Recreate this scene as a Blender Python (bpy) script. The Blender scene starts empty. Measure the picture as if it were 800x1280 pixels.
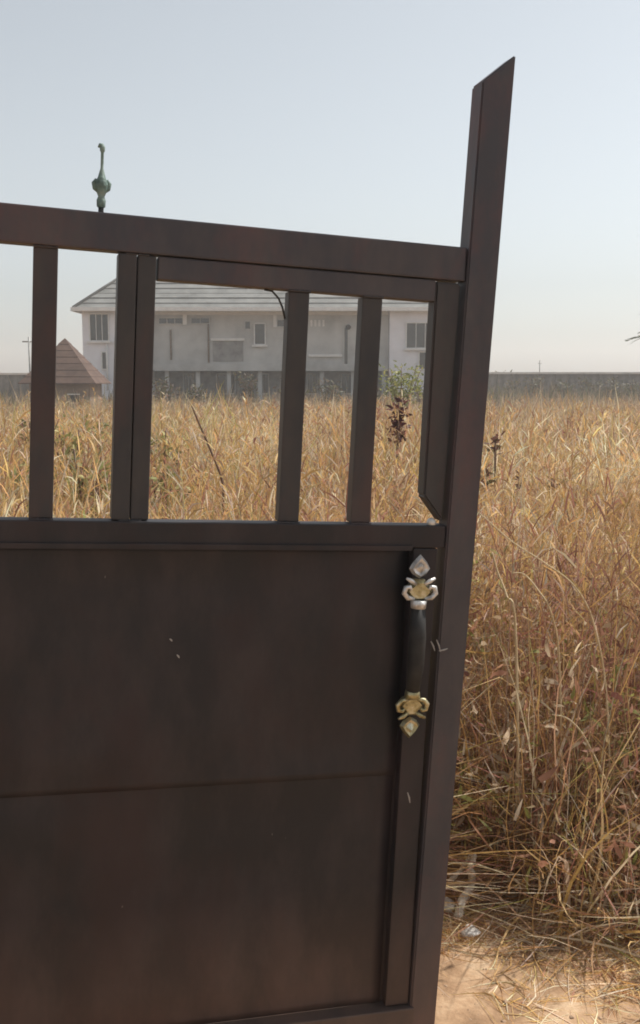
import bpy, bmesh, math, random
import numpy as np
from mathutils import Vector, Matrix
R = math.radians
random.seed(7); rng = np.random.default_rng(11)
S = bpy.context.scene
C = S.collection

# ------------------------------------------------------------------ camera
EYE, FPX, HZ = 1.6, 1265.0, 475.0            # eye height, focal length and horizon row in photo pixels (800 x 1280)
PITCH = math.atan((640 - HZ) / FPX)
cd = bpy.data.cameras.new('camera'); cam = bpy.data.objects.new('camera', cd); C.objects.link(cam)
cam.location = (0, 0, EYE); cam.rotation_euler = (math.pi / 2 - PITCH, 0, 0)
cd.sensor_fit = 'VERTICAL'; cd.sensor_height = 24; cd.lens = 24 * FPX / 1280
cd.clip_start = 0.05; cd.clip_end = 3000
S.camera = cam
# ------------------------------------------------------------------ sky, sun, exposure
SUN_EL, SUN_AZ = 56.0, 62.0                 # azimuth measured from +Y towards +X
w = bpy.data.worlds.new('World'); S.world = w; w.use_nodes = True
nt = w.node_tree; nt.nodes.clear()
wo = nt.nodes.new('ShaderNodeOutputWorld'); bg = nt.nodes.new('ShaderNodeBackground')
sk = nt.nodes.new('ShaderNodeTexSky'); sk.sky_type = 'NISHITA'; sk.sun_disc = False
sk.sun_elevation = R(SUN_EL); sk.sun_rotation = R(SUN_AZ)
sk.altitude = 0; sk.air_density = 1.0; sk.dust_density = 1.7; sk.ozone_density = 0.35
hs = nt.nodes.new('ShaderNodeHueSaturation'); hs.inputs['Saturation'].default_value = 0.29
nt.links.new(sk.outputs[0], hs.inputs['Color']); 
tn = nt.nodes.new('ShaderNodeMix'); tn.data_type = 'RGBA'; tn.blend_type = 'MULTIPLY'; tn.inputs[0].default_value = 1; tn.inputs[7].default_value = (.965, 1.0, 1.0, 1)   # cool dusty air
nt.links.new(hs.outputs[0], tn.inputs[6]); nt.links.new(tn.outputs[2], bg.inputs[0])
bg.inputs[1].default_value = 0.128
nt.links.new(bg.outputs[0], wo.inputs[0])
sl = bpy.data.lights.new('sun', 'SUN'); sl.energy = 4.9; sl.angle = R(1.5); sl.color = (1.0, 0.95, 0.87)
so = bpy.data.objects.new('sun', sl); C.objects.link(so)
sd = Vector((math.sin(R(SUN_AZ)) * math.cos(R(SUN_EL)), math.cos(R(SUN_AZ)) * math.cos(R(SUN_EL)), math.sin(R(SUN_EL))))
so.rotation_euler = sd.to_track_quat('Z', 'Y').to_euler(); so.location = (0, 0, 30)
S.view_settings.view_transform = 'Standard'; S.view_settings.look = 'None'
S.view_settings.exposure = 0.14; S.view_settings.gamma = 1.0; S.view_settings.use_curve_mapping = False
S.render.engine = 'CYCLES'; S.cycles.use_denoising = True
S.cycles.filter_width = 1.8; S.cycles.max_bounces = 8; S.cycles.volume_bounces = 1
S.cycles.transparent_max_bounces = 8

# ------------------------------------------------------------------ helpers
def ray(px, py):
    d = Vector(((px - 400) / FPX, 1.0, -(py - 640) / FPX)); c, s = math.cos(PITCH), math.sin(PITCH)
    return Vector((d.x, d.y * c + d.z * s, -d.y * s + d.z * c))
def at(px, py, Y):                            # the point that shows at that pixel at depth Y
    r = ray(px, py); return Vector((0, 0, EYE)) + r * (Y / r.y)
def tag(o, label, cat, group=None, kind=None):
    if label: o['label'] = label
    if cat: o['category'] = cat
    if group: o['group'] = group
    if kind: o['kind'] = kind
    return o
def empty(name, loc=(0, 0, 0)):
    o = bpy.data.objects.new(name, None); C.objects.link(o); o.location = loc; o.empty_display_size = .1
    return o
def obj(name, bm, mat, parent=None, smooth=False, normals=True):
    me = bpy.data.meshes.new(name)
    if normals: bmesh.ops.recalc_face_normals(bm, faces=bm.faces)
    bm.to_mesh(me); bm.free()
    if smooth:
        for p in me.polygons: p.use_smooth = True
    me.materials.append(mat)
    o = bpy.data.objects.new(name, me); C.objects.link(o)
    if parent: o.parent = parent
    return o
def box(bm, x0, x1, y0, y1, z0, z1, bev=0.0):
    r = bmesh.ops.create_cube(bm, size=1)
    vs = r['verts']
    for v in vs:
        v.co = Vector((x0 + (v.co.x + .5) * (x1 - x0), y0 + (v.co.y + .5) * (y1 - y0), z0 + (v.co.z + .5) * (z1 - z0)))
    if bev:
        es = list({e for v in vs for e in v.link_edges})
        bmesh.ops.bevel(bm, geom=es, offset=bev, segments=2, affect='EDGES', profile=.6)
def bx(name, mat, parent, x0, x1, y0, y1, z0, z1, bev=0.0):
    bm = bmesh.new(); box(bm, min(x0, x1), max(x0, x1), min(y0, y1), max(y0, y1), min(z0, z1), max(z0, z1), bev)
    return obj(name, bm, mat, parent)
def tube(bm, pts, rad, n=8, cap=True):        # a swept tube; rad a number or one per point
    pts = [Vector(p) for p in pts]
    if not hasattr(rad, '__len__'): rad = [rad] * len(pts)
    rings = []; ref = None
    for i, p in enumerate(pts):
        t = (pts[min(i + 1, len(pts) - 1)] - pts[max(i - 1, 0)]).normalized()
        if ref is None: ref = t.orthogonal().normalized()
        a = (ref - t * ref.dot(t)).normalized(); b = t.cross(a); ref = a
        rings.append([bm.verts.new(p + (a * math.cos(2 * math.pi * k / n) + b * math.sin(2 * math.pi * k / n)) * rad[i]) for k in range(n)])
    for r0, r1 in zip(rings, rings[1:]):
        for k in range(n): bm.faces.new((r0[k], r0[(k + 1) % n], r1[(k + 1) % n], r1[k]))
    if cap: bm.faces.new(rings[0][::-1]); bm.faces.new(rings[-1])
def lathe(bm, prof, n=14, c=(0, 0, 0)):       # prof: (radius, z) from bottom to top
    rings = [[bm.verts.new((c[0] + r * math.cos(2 * math.pi * k / n), c[1] + r * math.sin(2 * math.pi * k / n), c[2] + z)) for k in range(n)] for r, z in prof]
    for r0, r1 in zip(rings, rings[1:]):
        for k in range(n): bm.faces.new((r0[k], r0[(k + 1) % n], r1[(k + 1) % n], r1[k]))
    bm.faces.new(rings[0][::-1]); bm.faces.new(rings[-1])

# ------------------------------------------------------------------ materials
def mat(name, col, rough=.8, metal=0.0, spec=.4):
    m = bpy.data.materials.new(name); m.use_nodes = True
    b = m.node_tree.nodes['Principled BSDF']
    b.inputs['Base Color'].default_value = (*col, 1); b.inputs['Roughness'].default_value = rough
    b.inputs['Metallic'].default_value = metal; b.inputs['Specular IOR Level'].default_value = spec
    return m
def nodes(m): return m.node_tree, m.node_tree.nodes, m.node_tree.nodes['Principled BSDF']
def noisy(m, cols, scale, coord='Object', detail=6, rough=.6, bump=0.0, bscale=None, stretch=None, pos=None):
    t, N, b = nodes(m)
    tc = N.new('ShaderNodeTexCoord'); mp = N.new('ShaderNodeMapping'); t.links.new(tc.outputs[coord], mp.inputs[0])
    if stretch: mp.inputs['Scale'].default_value = stretch
    nz = N.new('ShaderNodeTexNoise'); nz.inputs['Scale'].default_value = scale; nz.inputs['Detail'].default_value = detail
    nz.inputs['Roughness'].default_value = rough; t.links.new(mp.outputs[0], nz.inputs['Vector'])
    rp = N.new('ShaderNodeValToRGB'); e = rp.color_ramp.elements
    n = len(cols)
    for i, c in enumerate(cols):
        p = pos[i] if pos else .3 + .4 * i / max(1, n - 1)
        el = e[i] if i < 2 else e.new(p)
        el.position = p; el.color = (*c, 1)
    t.links.new(nz.outputs['Fac'], rp.inputs[0]); t.links.new(rp.outputs[0], b.inputs['Base Color'])
    if bump:
        n2 = N.new('ShaderNodeTexNoise'); n2.inputs['Scale'].default_value = bscale or scale * 4; n2.inputs['Detail'].default_value = 5
        t.links.new(mp.outputs[0], n2.inputs['Vector'])
        bp = N.new('ShaderNodeBump'); bp.inputs['Strength'].default_value = bump; bp.inputs['Distance'].default_value = .01
        t.links.new(n2.outputs['Fac'], bp.inputs['Height']); t.links.new(bp.outputs[0], b.inputs['Normal'])
    return rp
def paint(name, base, dust, amount=.5, rough=.42):
    """dark oil paint on steel with dust film, runs and a few chips"""
    m = mat(name, base, rough); t, N, b = nodes(m)
    tc = N.new('ShaderNodeTexCoord')
    nz = N.new('ShaderNodeTexNoise'); nz.inputs['Scale'].default_value = 5; nz.inputs['Detail'].default_value = 8; nz.inputs['Roughness'].default_value = .65
    mp = N.new('ShaderNodeMapping'); mp.inputs['Scale'].default_value = (1.6, 1.6, .7)
    t.links.new(tc.outputs['Object'], mp.inputs[0]); t.links.new(mp.outputs[0], nz.inputs['Vector'])
    rp = N.new('ShaderNodeValToRGB'); rp.color_ramp.elements[0].position = .42; rp.color_ramp.elements[1].position = .64
    rp.color_ramp.elements[1].color = (amount,) * 3 + (1,)
    t.links.new(nz.outputs['Fac'], rp.inputs[0])
    mx = N.new('ShaderNodeMix'); mx.data_type = 'RGBA'; mx.inputs[6].default_value = (*base, 1); mx.inputs[7].default_value = (*dust, 1)
    t.links.new(rp.outputs[0], mx.inputs[0])
    # rust bloom in soft patches
    n4 = N.new('ShaderNodeTexNoise'); n4.inputs['Scale'].default_value = 2.3; n4.inputs['Detail'].default_value = 9; n4.inputs['Roughness'].default_value = .7
    t.links.new(mp.outputs[0], n4.inputs['Vector']); r4 = N.new('ShaderNodeValToRGB'); r4.color_ramp.elements[0].position = .48; r4.color_ramp.elements[1].position = .62
    r4.color_ramp.elements[1].color = (.6, .6, .6, 1); t.links.new(n4.outputs['Fac'], r4.inputs[0])
    m4 = N.new('ShaderNodeMix'); m4.data_type = 'RGBA'; m4.inputs[7].default_value = (base[0] * 2.4, base[1] * 1.25, base[2] * 1.05, 1)
    t.links.new(r4.outputs[0], m4.inputs[0]); t.links.new(mx.outputs[2], m4.inputs[6]); mx = m4
    # soil splash and warm bounce light painted together: ragged, densest at the foot
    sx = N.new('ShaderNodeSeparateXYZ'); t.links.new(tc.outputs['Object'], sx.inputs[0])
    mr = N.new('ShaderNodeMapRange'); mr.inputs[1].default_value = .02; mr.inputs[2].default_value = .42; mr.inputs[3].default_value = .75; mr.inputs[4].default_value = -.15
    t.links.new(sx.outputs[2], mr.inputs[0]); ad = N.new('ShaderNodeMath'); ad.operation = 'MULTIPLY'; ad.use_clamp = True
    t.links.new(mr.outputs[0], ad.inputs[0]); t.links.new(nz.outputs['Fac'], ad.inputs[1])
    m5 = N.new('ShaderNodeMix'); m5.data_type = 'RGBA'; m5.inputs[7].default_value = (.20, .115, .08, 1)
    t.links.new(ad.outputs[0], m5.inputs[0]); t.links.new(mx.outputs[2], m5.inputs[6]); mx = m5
    # chips and scratches with shapes of their own
    v = N.new('ShaderNodeTexNoise'); v.inputs['Scale'].default_value = 55; v.inputs['Detail'].default_value = 2
    mp2 = N.new('ShaderNodeMapping'); mp2.inputs['Rotation'].default_value = (.3, .5, .2); mp2.inputs['Scale'].default_value = (1, 1, .45)
    t.links.new(tc.outputs['Object'], mp2.inputs[0]); t.links.new(mp2.outputs[0], v.inputs['Vector'])
    r2 = N.new('ShaderNodeValToRGB'); r2.color_ramp.elements[0].position = .79; r2.color_ramp.elements[1].position = .82
    t.links.new(v.outputs['Fac'], r2.inputs[0])
    m2 = N.new('ShaderNodeMix'); m2.data_type = 'RGBA'; m2.inputs[7].default_value = (.16, .14, .13, 1)
    t.links.new(r2.outputs[0], m2.inputs[0]); t.links.new(mx.outputs[2], m2.inputs[6]); t.links.new(m2.outputs[2], b.inputs['Base Color'])
    rr = N.new('ShaderNodeMapRange'); rr.inputs[3].default_value = rough - .1; rr.inputs[4].default_value = rough + .25
    t.links.new(nz.outputs['Fac'], rr.inputs[0]); t.links.new(rr.outputs[0], b.inputs['Roughness'])
    n3 = N.new('ShaderNodeTexNoise'); n3.inputs['Scale'].default_value = 5; n3.inputs['Detail'].default_value = 4; t.links.new(tc.outputs['Object'], n3.inputs['Vector'])
    bp = N.new('ShaderNodeBump'); bp.inputs['Strength'].default_value = .5; bp.inputs['Distance'].default_value = .012
    t.links.new(n3.outputs['Fac'], bp.inputs['Height']); t.links.new(bp.outputs[0], b.inputs['Normal'])
    return m
def blade_mat(name, trans=.35, rough=.65):
    m = bpy.data.materials.new(name); m.use_nodes = True; t = m.node_tree; N = t.nodes
    b = N['Principled BSDF']; b.inputs['Roughness'].default_value = rough; b.inputs['Specular IOR Level'].default_value = .25
    a = N.new('ShaderNodeAttribute'); a.attribute_name = 'Col'
    t.links.new(a.outputs['Color'], b.inputs['Base Color'])
    tr = N.new('ShaderNodeBsdfTranslucent'); t.links.new(a.outputs['Color'], tr.inputs[0])
    mx = N.new('ShaderNodeMixShader'); mx.inputs[0].default_value = trans
    t.links.new(b.outputs[0], mx.inputs[1]); t.links.new(tr.outputs[0], mx.inputs[2])
    t.links.new(mx.outputs[0], N['Material Output'].inputs['Surface'])
    return m
M = {}
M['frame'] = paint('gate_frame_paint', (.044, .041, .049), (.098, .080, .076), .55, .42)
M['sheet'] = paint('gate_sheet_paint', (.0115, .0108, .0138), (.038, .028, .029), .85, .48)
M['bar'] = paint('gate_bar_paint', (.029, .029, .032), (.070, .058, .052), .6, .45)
M['brass'] = mat('worn_brass', (.60, .50, .26), .38, .85); noisy(M['brass'], [(.16, .13, .06), (.44, .39, .22), (.66, .62, .48)], 45, bump=.2)
M['silver'] = mat('silver_paint', (.62, .62, .62), .4, .6); noisy(M['silver'], [(.22, .21, .19), (.60, .59, .57), (.76, .76, .76)], 45, bump=.2)
M['grip'] = mat('black_grip', (.022, .022, .022), .62, 0, .25); noisy(M['grip'], [(.018, .018, .018), (.04, .038, .036)], 30)
M['verdigris'] = mat('green_finial', (.2, .3, .27), .6); noisy(M['verdigris'], [(.06, .09, .08), (.13, .20, .18), (.24, .30, .27)], 40, bump=.3)
M['pale'] = mat('bare_scratch', (.36, .34, .32), .6)
M['wire'] = mat('dark_wire', (.03, .03, .03), .6)
M['highlight_blob'] = mat('painted_highlight', (.6, .58, .54), .45, .3)
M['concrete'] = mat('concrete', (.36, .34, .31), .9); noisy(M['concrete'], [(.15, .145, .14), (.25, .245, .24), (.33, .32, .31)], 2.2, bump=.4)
M['coping'] = mat('pale_coping', (.62, .60, .56), .85); noisy(M['coping'], [(.48, .46, .43), (.68, .66, .62)], 1.5)
M['render_wall'] = mat('grey_render', (.40, .40, .38), .9); noisy(M['render_wall'], [(.32, .32, .31), (.47, .47, .455), (.57, .57, .55)], .55, bump=.2)
M['white_wall'] = mat('white_render', (.66, .64, .65), .85); noisy(M['white_wall'], [(.66, .66, .69), (.80, .80, .84)], .8)
M['trim'] = mat('white_trim', (.74, .73, .71), .7); noisy(M['trim'], [(.62, .61, .59), (.78, .77, .75)], 3)
M['dark_in'] = mat('unlit_interior', (.035, .033, .03), .9); noisy(M['dark_in'], [(.025, .024, .022), (.07, .065, .06)], 1.5)
M['glass'] = mat('window_glass', (.035, .037, .036), .12, 0, .6); noisy(M['glass'], [(.03, .032, .03), (.07, .072, .07)], 1.2)
M['roof'] = mat('grey_roof', (.25, .25, .235), .8); noisy(M['roof'], [(.13, .132, .127), (.19, .192, .185), (.25, .252, .243)], .9, bump=.3)
M['brown_roof'] = mat('brown_roof', (.22, .13, .085), .85); noisy(M['brown_roof'], [(.055, .032, .024), (.09, .052, .038), (.125, .076, .056)], 1.4, bump=.3)
M['hut_wall'] = mat('mud_render', (.33, .26, .20), .9); noisy(M['hut_wall'], [(.17, .125, .095), (.26, .20, .155)], 1.2)
M['metal_pole'] = mat('galvanised_pole', (.33, .33, .32), .6, .4); noisy(M['metal_pole'], [(.25, .25, .24), (.4, .4, .39)], 4)
M['bark'] = mat('bark', (.20, .15, .11), .95); noisy(M['bark'], [(.12, .09, .065), (.26, .20, .15)], 9, bump=.5)
M['root'] = mat('bleached_root', (.52, .46, .38), .9); noisy(M['root'], [(.42, .36, .28), (.64, .57, .47), (.74, .68, .58)], 18, bump=.5)
M['stone'] = mat('pale_stone', (.62, .58, .53), .9); noisy(M['stone'], [(.45, .40, .35), (.66, .62, .57), (.78, .75, .72)], 22, bump=.5)
M['blade'] = blade_mat('dry_blade', .42)
M['leaf'] = blade_mat('leaf', .30, .5)
# soil
M['soil'] = mat('sandy_soil', (.42, .27, .165), .95)
rp = noisy(M['soil'], [(.18, .105, .058), (.30, .185, .105), (.40, .26, .155), (.52, .38, .25)], 5.5, detail=10, rough=.7, bump=.6, bscale=45, pos=[.32, .46, .56, .68])

# ------------------------------------------------------------------ ground: one sheet to the horizon
def ground_z(x, y):
    s = np.clip((np.asarray(y, float) - 6) / 40, 0, 1); s = s * s * (3 - 2 * s)
    return -0.38 * s + .03 * np.sin(.31 * np.asarray(x) + 1.1) * np.sin(.27 * np.asarray(y)) * np.clip(np.asarray(y) / 12, 0, 1)
def soil_bump(x, y):
    k = np.clip(1 - np.hypot(x, y - 2.5) / 9, 0, 1)
    h = np.zeros_like(x)
    for i, (fx, fy, a) in enumerate([(3.1, 2.3, .012), (7.7, 6.1, .007), (15.3, 17.9, .005), (31, 27, .003), (47, 61, .002)]):
        h += a * np.sin(fx * x + fy * y * .6 + i) * np.sin(fy * y - fx * x * .4 + 2.1 * i)
    return h * k
def spaced(lo, hi, n, p):
    t = np.linspace(-1, 1, n); return np.sign(t) * np.abs(t) ** p * hi
gx = spaced(-400, 400, 260, 3.4); gy = 2.8 + spaced(-400, 400, 300, 3.6)
X, Y = np.meshgrid(gx, gy)
Z = ground_z(X, Y) + soil_bump(X, Y)
nx, ny = len(gx), len(gy)
idx = np.arange(nx * ny).reshape(ny, nx)
fc = np.stack([idx[:-1, :-1], idx[:-1, 1:], idx[1:, 1:], idx[1:, :-1]], -1).reshape(-1, 4)
me = bpy.data.meshes.new('ground'); me.from_pydata(np.stack([X, Y, Z], -1).reshape(-1, 3).tolist(), [], fc.tolist())
for p in me.polygons: p.use_smooth = True
me.materials.append(M['soil']); g = bpy.data.objects.new('ground', me); C.objects.link(g)
tag(g, 'bare sandy orange soil under the dry grass field', 'ground', kind='structure')

# ------------------------------------------------------------------ the gate
YAW, SAG = R(16), R(3)
Ug = Vector((math.cos(YAW), math.sin(YAW), 0)); Ng = Vector((-math.sin(YAW), math.cos(YAW), 0)); Wg = Vector((0, 0, 1))
u_ = math.cos(SAG) * Ug - math.sin(SAG) * Wg; v_ = math.sin(SAG) * Ug + math.cos(SAG) * Wg
P0 = at(560, 660, 2.3)
BASE = -1.215
def guv(px, py):                              # pixel -> position on the gate's face (along, up)
    r = ray(px, py); o = Vector((0, 0, EYE)); t = (P0 - o).dot(Ng) / r.dot(Ng); q = o + r * t - P0
    return q.dot(u_), q.dot(v_) - BASE
gate = empty('gate')
gm = Matrix.Identity(4)
for i in range(3): gm[i][0] = u_[i]; gm[i][1] = Ng[i]; gm[i][2] = v_[i]; gm[i][3] = (P0 + v_ * BASE)[i]
gate.matrix_world = gm
tag(gate, 'sagging dark brown steel gate with upright bars over a solid sheet panel', 'gate')
V = lambda v: v - BASE                        # heights measured from the sill
L = -1.52                                     # hinge side
B = .0035
bx('top_rail', M['frame'], gate, L, .0005, -.004, .044, V(.556), V(.630), B)
bx('door_top_rail', M['frame'], gate, -.679, -.067, .001, .044, V(.507), V(.5535), B)
bx('sill_rail', M['sheet'], gate, L + .05, -.0075, -.006, .044, V(-.046), V(.006), B)
bx('sill_lip', M['sheet'], gate, L + .05, -.0885, -.012, -.0065, V(-.052), V(-.040), .001)
bx('bottom_rail', M['bar'], gate, L + .05, -.012, -.016, .046, V(-1.215), V(-1.166), B)
def lean_box(name, m, u0b, u1b, u0t, u1t, y0, y1, z0, z0b, z1, z1b, bev):   # a post whose head is cut on the slant
    bm = bmesh.new(); box(bm, 0, 1, y0, y1, 0, 1)
    for v in bm.verts:
        top = v.co.z > .5; right = v.co.x > .5
        v.co.x = (u1t if right else u0t) if top else (u1b if right else u0b)
        v.co.z = (z1b if right else z1) if top else (z0b if right else z0)
    bmesh.ops.bevel(bm, geom=bm.edges[:], offset=bev, segments=2, affect='EDGES')
    return obj(name, bm, m, gate)
lean_box('end_post', M['frame'], -.022, .046, .008, .083, -.012, .046, V(-1.23), V(-1.23), V(.985), V(1.05), B)
lean_box('inner_stile', M['bar'], -.064, -.014, -.066, -.005, .002, .046, V(.072), V(.012), V(.552), V(.552), .005)
bx('stile', M['sheet'], gate, -.082, -.0235, -.002, .044, V(-1.163), V(-.0475), B)
for u0, u1 in ((-.926, -.878), (-.400, -.354), (-.234, -.188), (-1.105, -1.057), (-1.285, -1.237)):
    bx('bar', M['bar'], gate, u0, u1, .004, .042, V(.008), V(.5535) if u0 < -.6 else V(.505), B)
bx('mullion', M['bar'], gate, -.760, -.7225, 0, .046, V(.008), V(.5535), B)
bx('mullion', M['bar'], gate, -.7205, -.683, .002, .044, V(.008), V(.5535), B)
for uc in (-.902, -.377, -.211, -.722):
    for zz in (V(.0065), V(.5535) if uc < -.6 else V(.5065)):
        bm = bmesh.new(); tube(bm, [(uc - .024 + .006 * i, .002 + .0015 * math.sin(i * 2.3), zz + .0008 * math.sin(i * 3.1)) for i in range(9)], [.0028 + .0010 * math.sin(i * 2.7) for i in range(9)], 6); obj('weld_bead', bm, M['bar'], gate, True)
bx('hinge_stile', M['frame'], gate, L, L + .048, -.004, .052, V(-1.215), V(.5545), B)
def sheet(name, x0, x1, v0, v1, yo=0.0, ph=0.0):                      # thin steel sheet, slightly oil-canned
    nx_, nz_ = 44, 34; z0, z1 = V(v0), V(v1); bm = bmesh.new(); g_ = []
    for j in range(nz_ + 1):
        row = []
        for i in range(nx_ + 1):
            a, b = i / nx_, j / nz_; x = x0 + (x1 - x0) * a; z = z0 + (z1 - z0) * b
            k = min(1, 8 * a * (1 - a)) * min(1, 8 * b * (1 - b))
            row.append(bm.verts.new((x, .016 + yo + k * (.004 * math.sin(5 * x + 4.1 * z + ph) + .003 * math.sin(9 * z - 5 * x + 1)), z)))
        g_.append(row)
    for j in range(nz_):
        for i in range(nx_): bm.faces.new((g_[j][i], g_[j][i + 1], g_[j + 1][i + 1], g_[j + 1][i]))
    r = bmesh.ops.extrude_face_region(bm, geom=bm.faces[:])
    for v in [e for e in r['geom'] if isinstance(e, bmesh.types.BMVert)]: v.co.y += .0025
    return obj(name, bm, M['sheet'], gate, smooth=True)
sheet('panel', L + .049, -.0895, -.590, -.047); sheet('panel', L + .049, -.0895, -1.164, -.572, .0045, 1.7)
bx('backing_strip', M['sheet'], gate, -.110, -.070, .024, .030, V(-1.164), V(-.047))  # strip added behind the groove to stop light showing through
for z in (.10, .62): # hinges
    bm = bmesh.new(); tube(bm, [(L - .022, .02, V(-.9) + z * 2), (L - .022, .02, V(-.9) + z * 2 + .12)], .016, 12); obj('hinge', bm, M['frame'], gate, True)
# pale blob painted as a white highlight at the foot of the inner stile and a bent wire under the door rail
bm = bmesh.new(); bmesh.ops.create_icosphere(bm, subdivisions=2, radius=.011)
for v in bm.verts: v.co *= 1 + .25 * math.sin(90 * v.co.x + 70 * v.co.z)
wb = obj('highlight_blob', bm, M['highlight_blob'], gate, True); a, b_ = guv(539, 656); wb.location = (a, .006, b_ + .003)
bm = bmesh.new(); tube(bm, [(*guv(x, y)[:1], .02, guv(x, y)[1]) for x, y in ((333, 361), (343, 363), (351, 372), (356, 384), (359, 398))], .0022, 6); obj('wire', bm, M['wire'], gate, True)
# bare paint chips by the handle: each a thin flake of missing paint
for pts in (((536, 800), (541, 812)), ((543, 798), (548, 813)), ((546, 812), (557, 809)), ((509, 990), (512, 1003)), ((213, 800), (216, 803)), ((222, 820), (225, 824))):
    (a0, b0), (a1, b1) = guv(*pts[0]), guv(*pts[1])
    onpost = pts[0][0] > 530
    yy = -.0125 if onpost else (-.0025 if pts[0][0] > 480 else .0105)
    bm = bmesh.new(); tube(bm, [(a0, yy, b0), ((a0 + a1) / 2 + .001, yy - .0005, (b0 + b1) / 2), (a1, yy, b1)], [.0012, .0021, .0010], 5); obj('paint_chip', bm, M['pale'], gate)
# finial on the top rail
fu, _ = guv(127.5, 250); fz = V(.630)
bm = bmesh.new(); lathe(bm, [(.0055, 0), (.0055, .014)], 10, (fu, .024, fz - .001)); fin = obj('finial', bm, M['wire'], gate, True)
bm = bmesh.new(); lathe(bm, [(.006, .012), (.012, .016), (.013, .030), (.009, .038), (.013, .046), (.019, .058), (.018, .068), (.011, .080), (.007, .092), (.0042, .10), (.0042, .134), (.007, .138), (.0075, .146), (.003, .153)], 14, (fu, .024, fz))
for v in bm.verts: v.co.x = fu + (v.co.x - fu) * .72; v.co.y = .024 + (v.co.y - .024) * .72; v.co.z = fz + (v.co.z - fz) * .90
obj('finial_spear', bm, M['verdigris'], fin, True)
for s in (-1, 1):
    bm = bmesh.new(); tube(bm, [(fu + s * .007, .024, fz + .045), (fu + s * .013, .024, fz + .050), (fu + s * .015, .024, fz + .060), (fu + s * .011, .024, fz + .066), (fu + s * .008, .024, fz + .063)], [.004, .005, .005, .004, .003], 7); obj('finial_leaf', bm, M['verdigris'], fin, True)
bm = bmesh.new(); tube(bm, [(fu, .024, fz + .135), (fu - .005, .024, fz + .135), (fu - .008, .024, fz + .130)], [.004, .004, .002], 7); obj('finial_hook', bm, M['verdigris'], fin, True)
# pull handle: black grip between two cast ornaments
HY = -.034
(tu, tz), (bu, bz) = guv(516, 755), guv(509, 858)
hm = empty('handle'); hm.parent = gate
bm = bmesh.new(); tube(bm, [(tu, HY, tz + .004), ((tu * 2 + bu) / 3, HY - .008, (tz * 2 + bz) / 3), ((tu + 2 * bu) / 3, HY - .008, (tz + 2 * bz) / 3), (bu, HY, bz - .004)], [.016, .0195, .0195, .016], 14); obj('grip', bm, M['grip'], hm, True)
def ornament(cx, cz, s, m1, m2, k):
    # s=+1 points up, -1 points down; k a size factor
    T = lambda x, y, z: (cx + x * k, y, cz + s * z * k)
    bm = bmesh.new(); tube(bm, [T(0, HY, -.002), T(0, HY, .016)], [.017 * k, .019 * k], 14); obj('collar', bm, m2, hm, True)
    # base boss that carries the ornament off the stile
    bm = bmesh.new(); tube(bm, [(cx, -.003, cz + s * .045 * k), (cx, HY + .012, cz + s * .045 * k)], .016 * k, 10); obj('stand_off', bm, m1, hm, True)
    # body plate
    out = [(-.012, .014), (-.024, .022), (-.034, .034), (-.030, .046), (-.020, .050), (-.014, .062), (.014, .062), (.020, .050), (.030, .046), (.034, .034), (.024, .022), (.012, .014)]
    bm = bmesh.new(); f = [bm.verts.new(T(x, HY + .006, z)) for x, z in out]; q = [bm.verts.new(T(x * .7, HY - .006, .036 + (z - .036) * .7)) for x, z in out]; bk = [bm.verts.new(T(x, HY + .014, z)) for x, z in out]
    n = len(out)
    for i in range(n):
        j = (i + 1) % n; bm.faces.new((f[i], f[j], q[j], q[i])); bm.faces.new((bk[i], bk[j], f[j], f[i]))
    bm.faces.new(q); bm.faces.new(bk); obj('ornament_plate', bm, m1, hm)
    for e in (-1, 1):
        bm = bmesh.new(); tube(bm, [T(e * .012, HY - .004, .020), T(e * .028, HY - .005, .022), T(e * .037, HY - .005, .032), T(e * .034, HY - .005, .045), T(e * .024, HY - .006, .047), T(e * .021, HY - .007, .040)], [.004 * k, .006 * k, .0065 * k, .006 * k, .005 * k, .003 * k], 8); obj('ornament_scroll', bm, m2, hm, True)
        bm = bmesh.new(); tube(bm, [T(e * .010, HY - .004, .052), T(e * .022, HY - .006, .060), T(e * .034, HY - .005, .066)], [.004 * k, .0055 * k, .003 * k], 8); obj('ornament_leaf', bm, m2, hm, True)
    lf = [(0, .064), (-.017, .074), (-.025, .086), (-.016, .101), (0, .118), (.016, .101), (.025, .086), (.017, .074)]
    bm = bmesh.new(); f = [bm.verts.new(T(x, HY + .006, z)) for x, z in lf]; c = [bm.verts.new(T(x * .75, HY - .004, .088 + (z - .088) * .75)) for x, z in lf]; c2 = [bm.verts.new(T(x * .45, HY - .001, .088 + (z - .088) * .45)) for x, z in lf]; ce = bm.verts.new(T(0, HY - .010, .094))
    n = len(lf)
    for i in range(n):
        j = (i + 1) % n; bm.faces.new((f[i], f[j], c[j], c[i])); bm.faces.new((c[i], c[j], c2[j], c2[i])); bm.faces.new((c2[i], c2[j], ce))
    bm.faces.new(f[::-1]); obj('spear_head', bm, M['silver'] if s > 0 else m1, hm)
ornament(*guv(516, 755), 1, M['brass'], M['silver'], 1.02)
ornament(*guv(509, 858), -1, M['brass'], M['brass'], .97)

# masonry pillar that carries the hinges
pc = P0 + u_ * (L - .27) + v_ * BASE
pil = empty('gate_pillar', (pc.x, pc.y, 0)); pil.rotation_euler = (0, 0, YAW); tag(pil, 'grey concrete pillar carrying the hinges of the brown gate', 'pillar')
bx('shaft', M['concrete'], pil, -.21, .21, -.18, .24, -.05, 2.2, .01); bx('cap', M['coping'], pil, -.26, .26, -.23, .29, 2.203, 2.30, .012)

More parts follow.
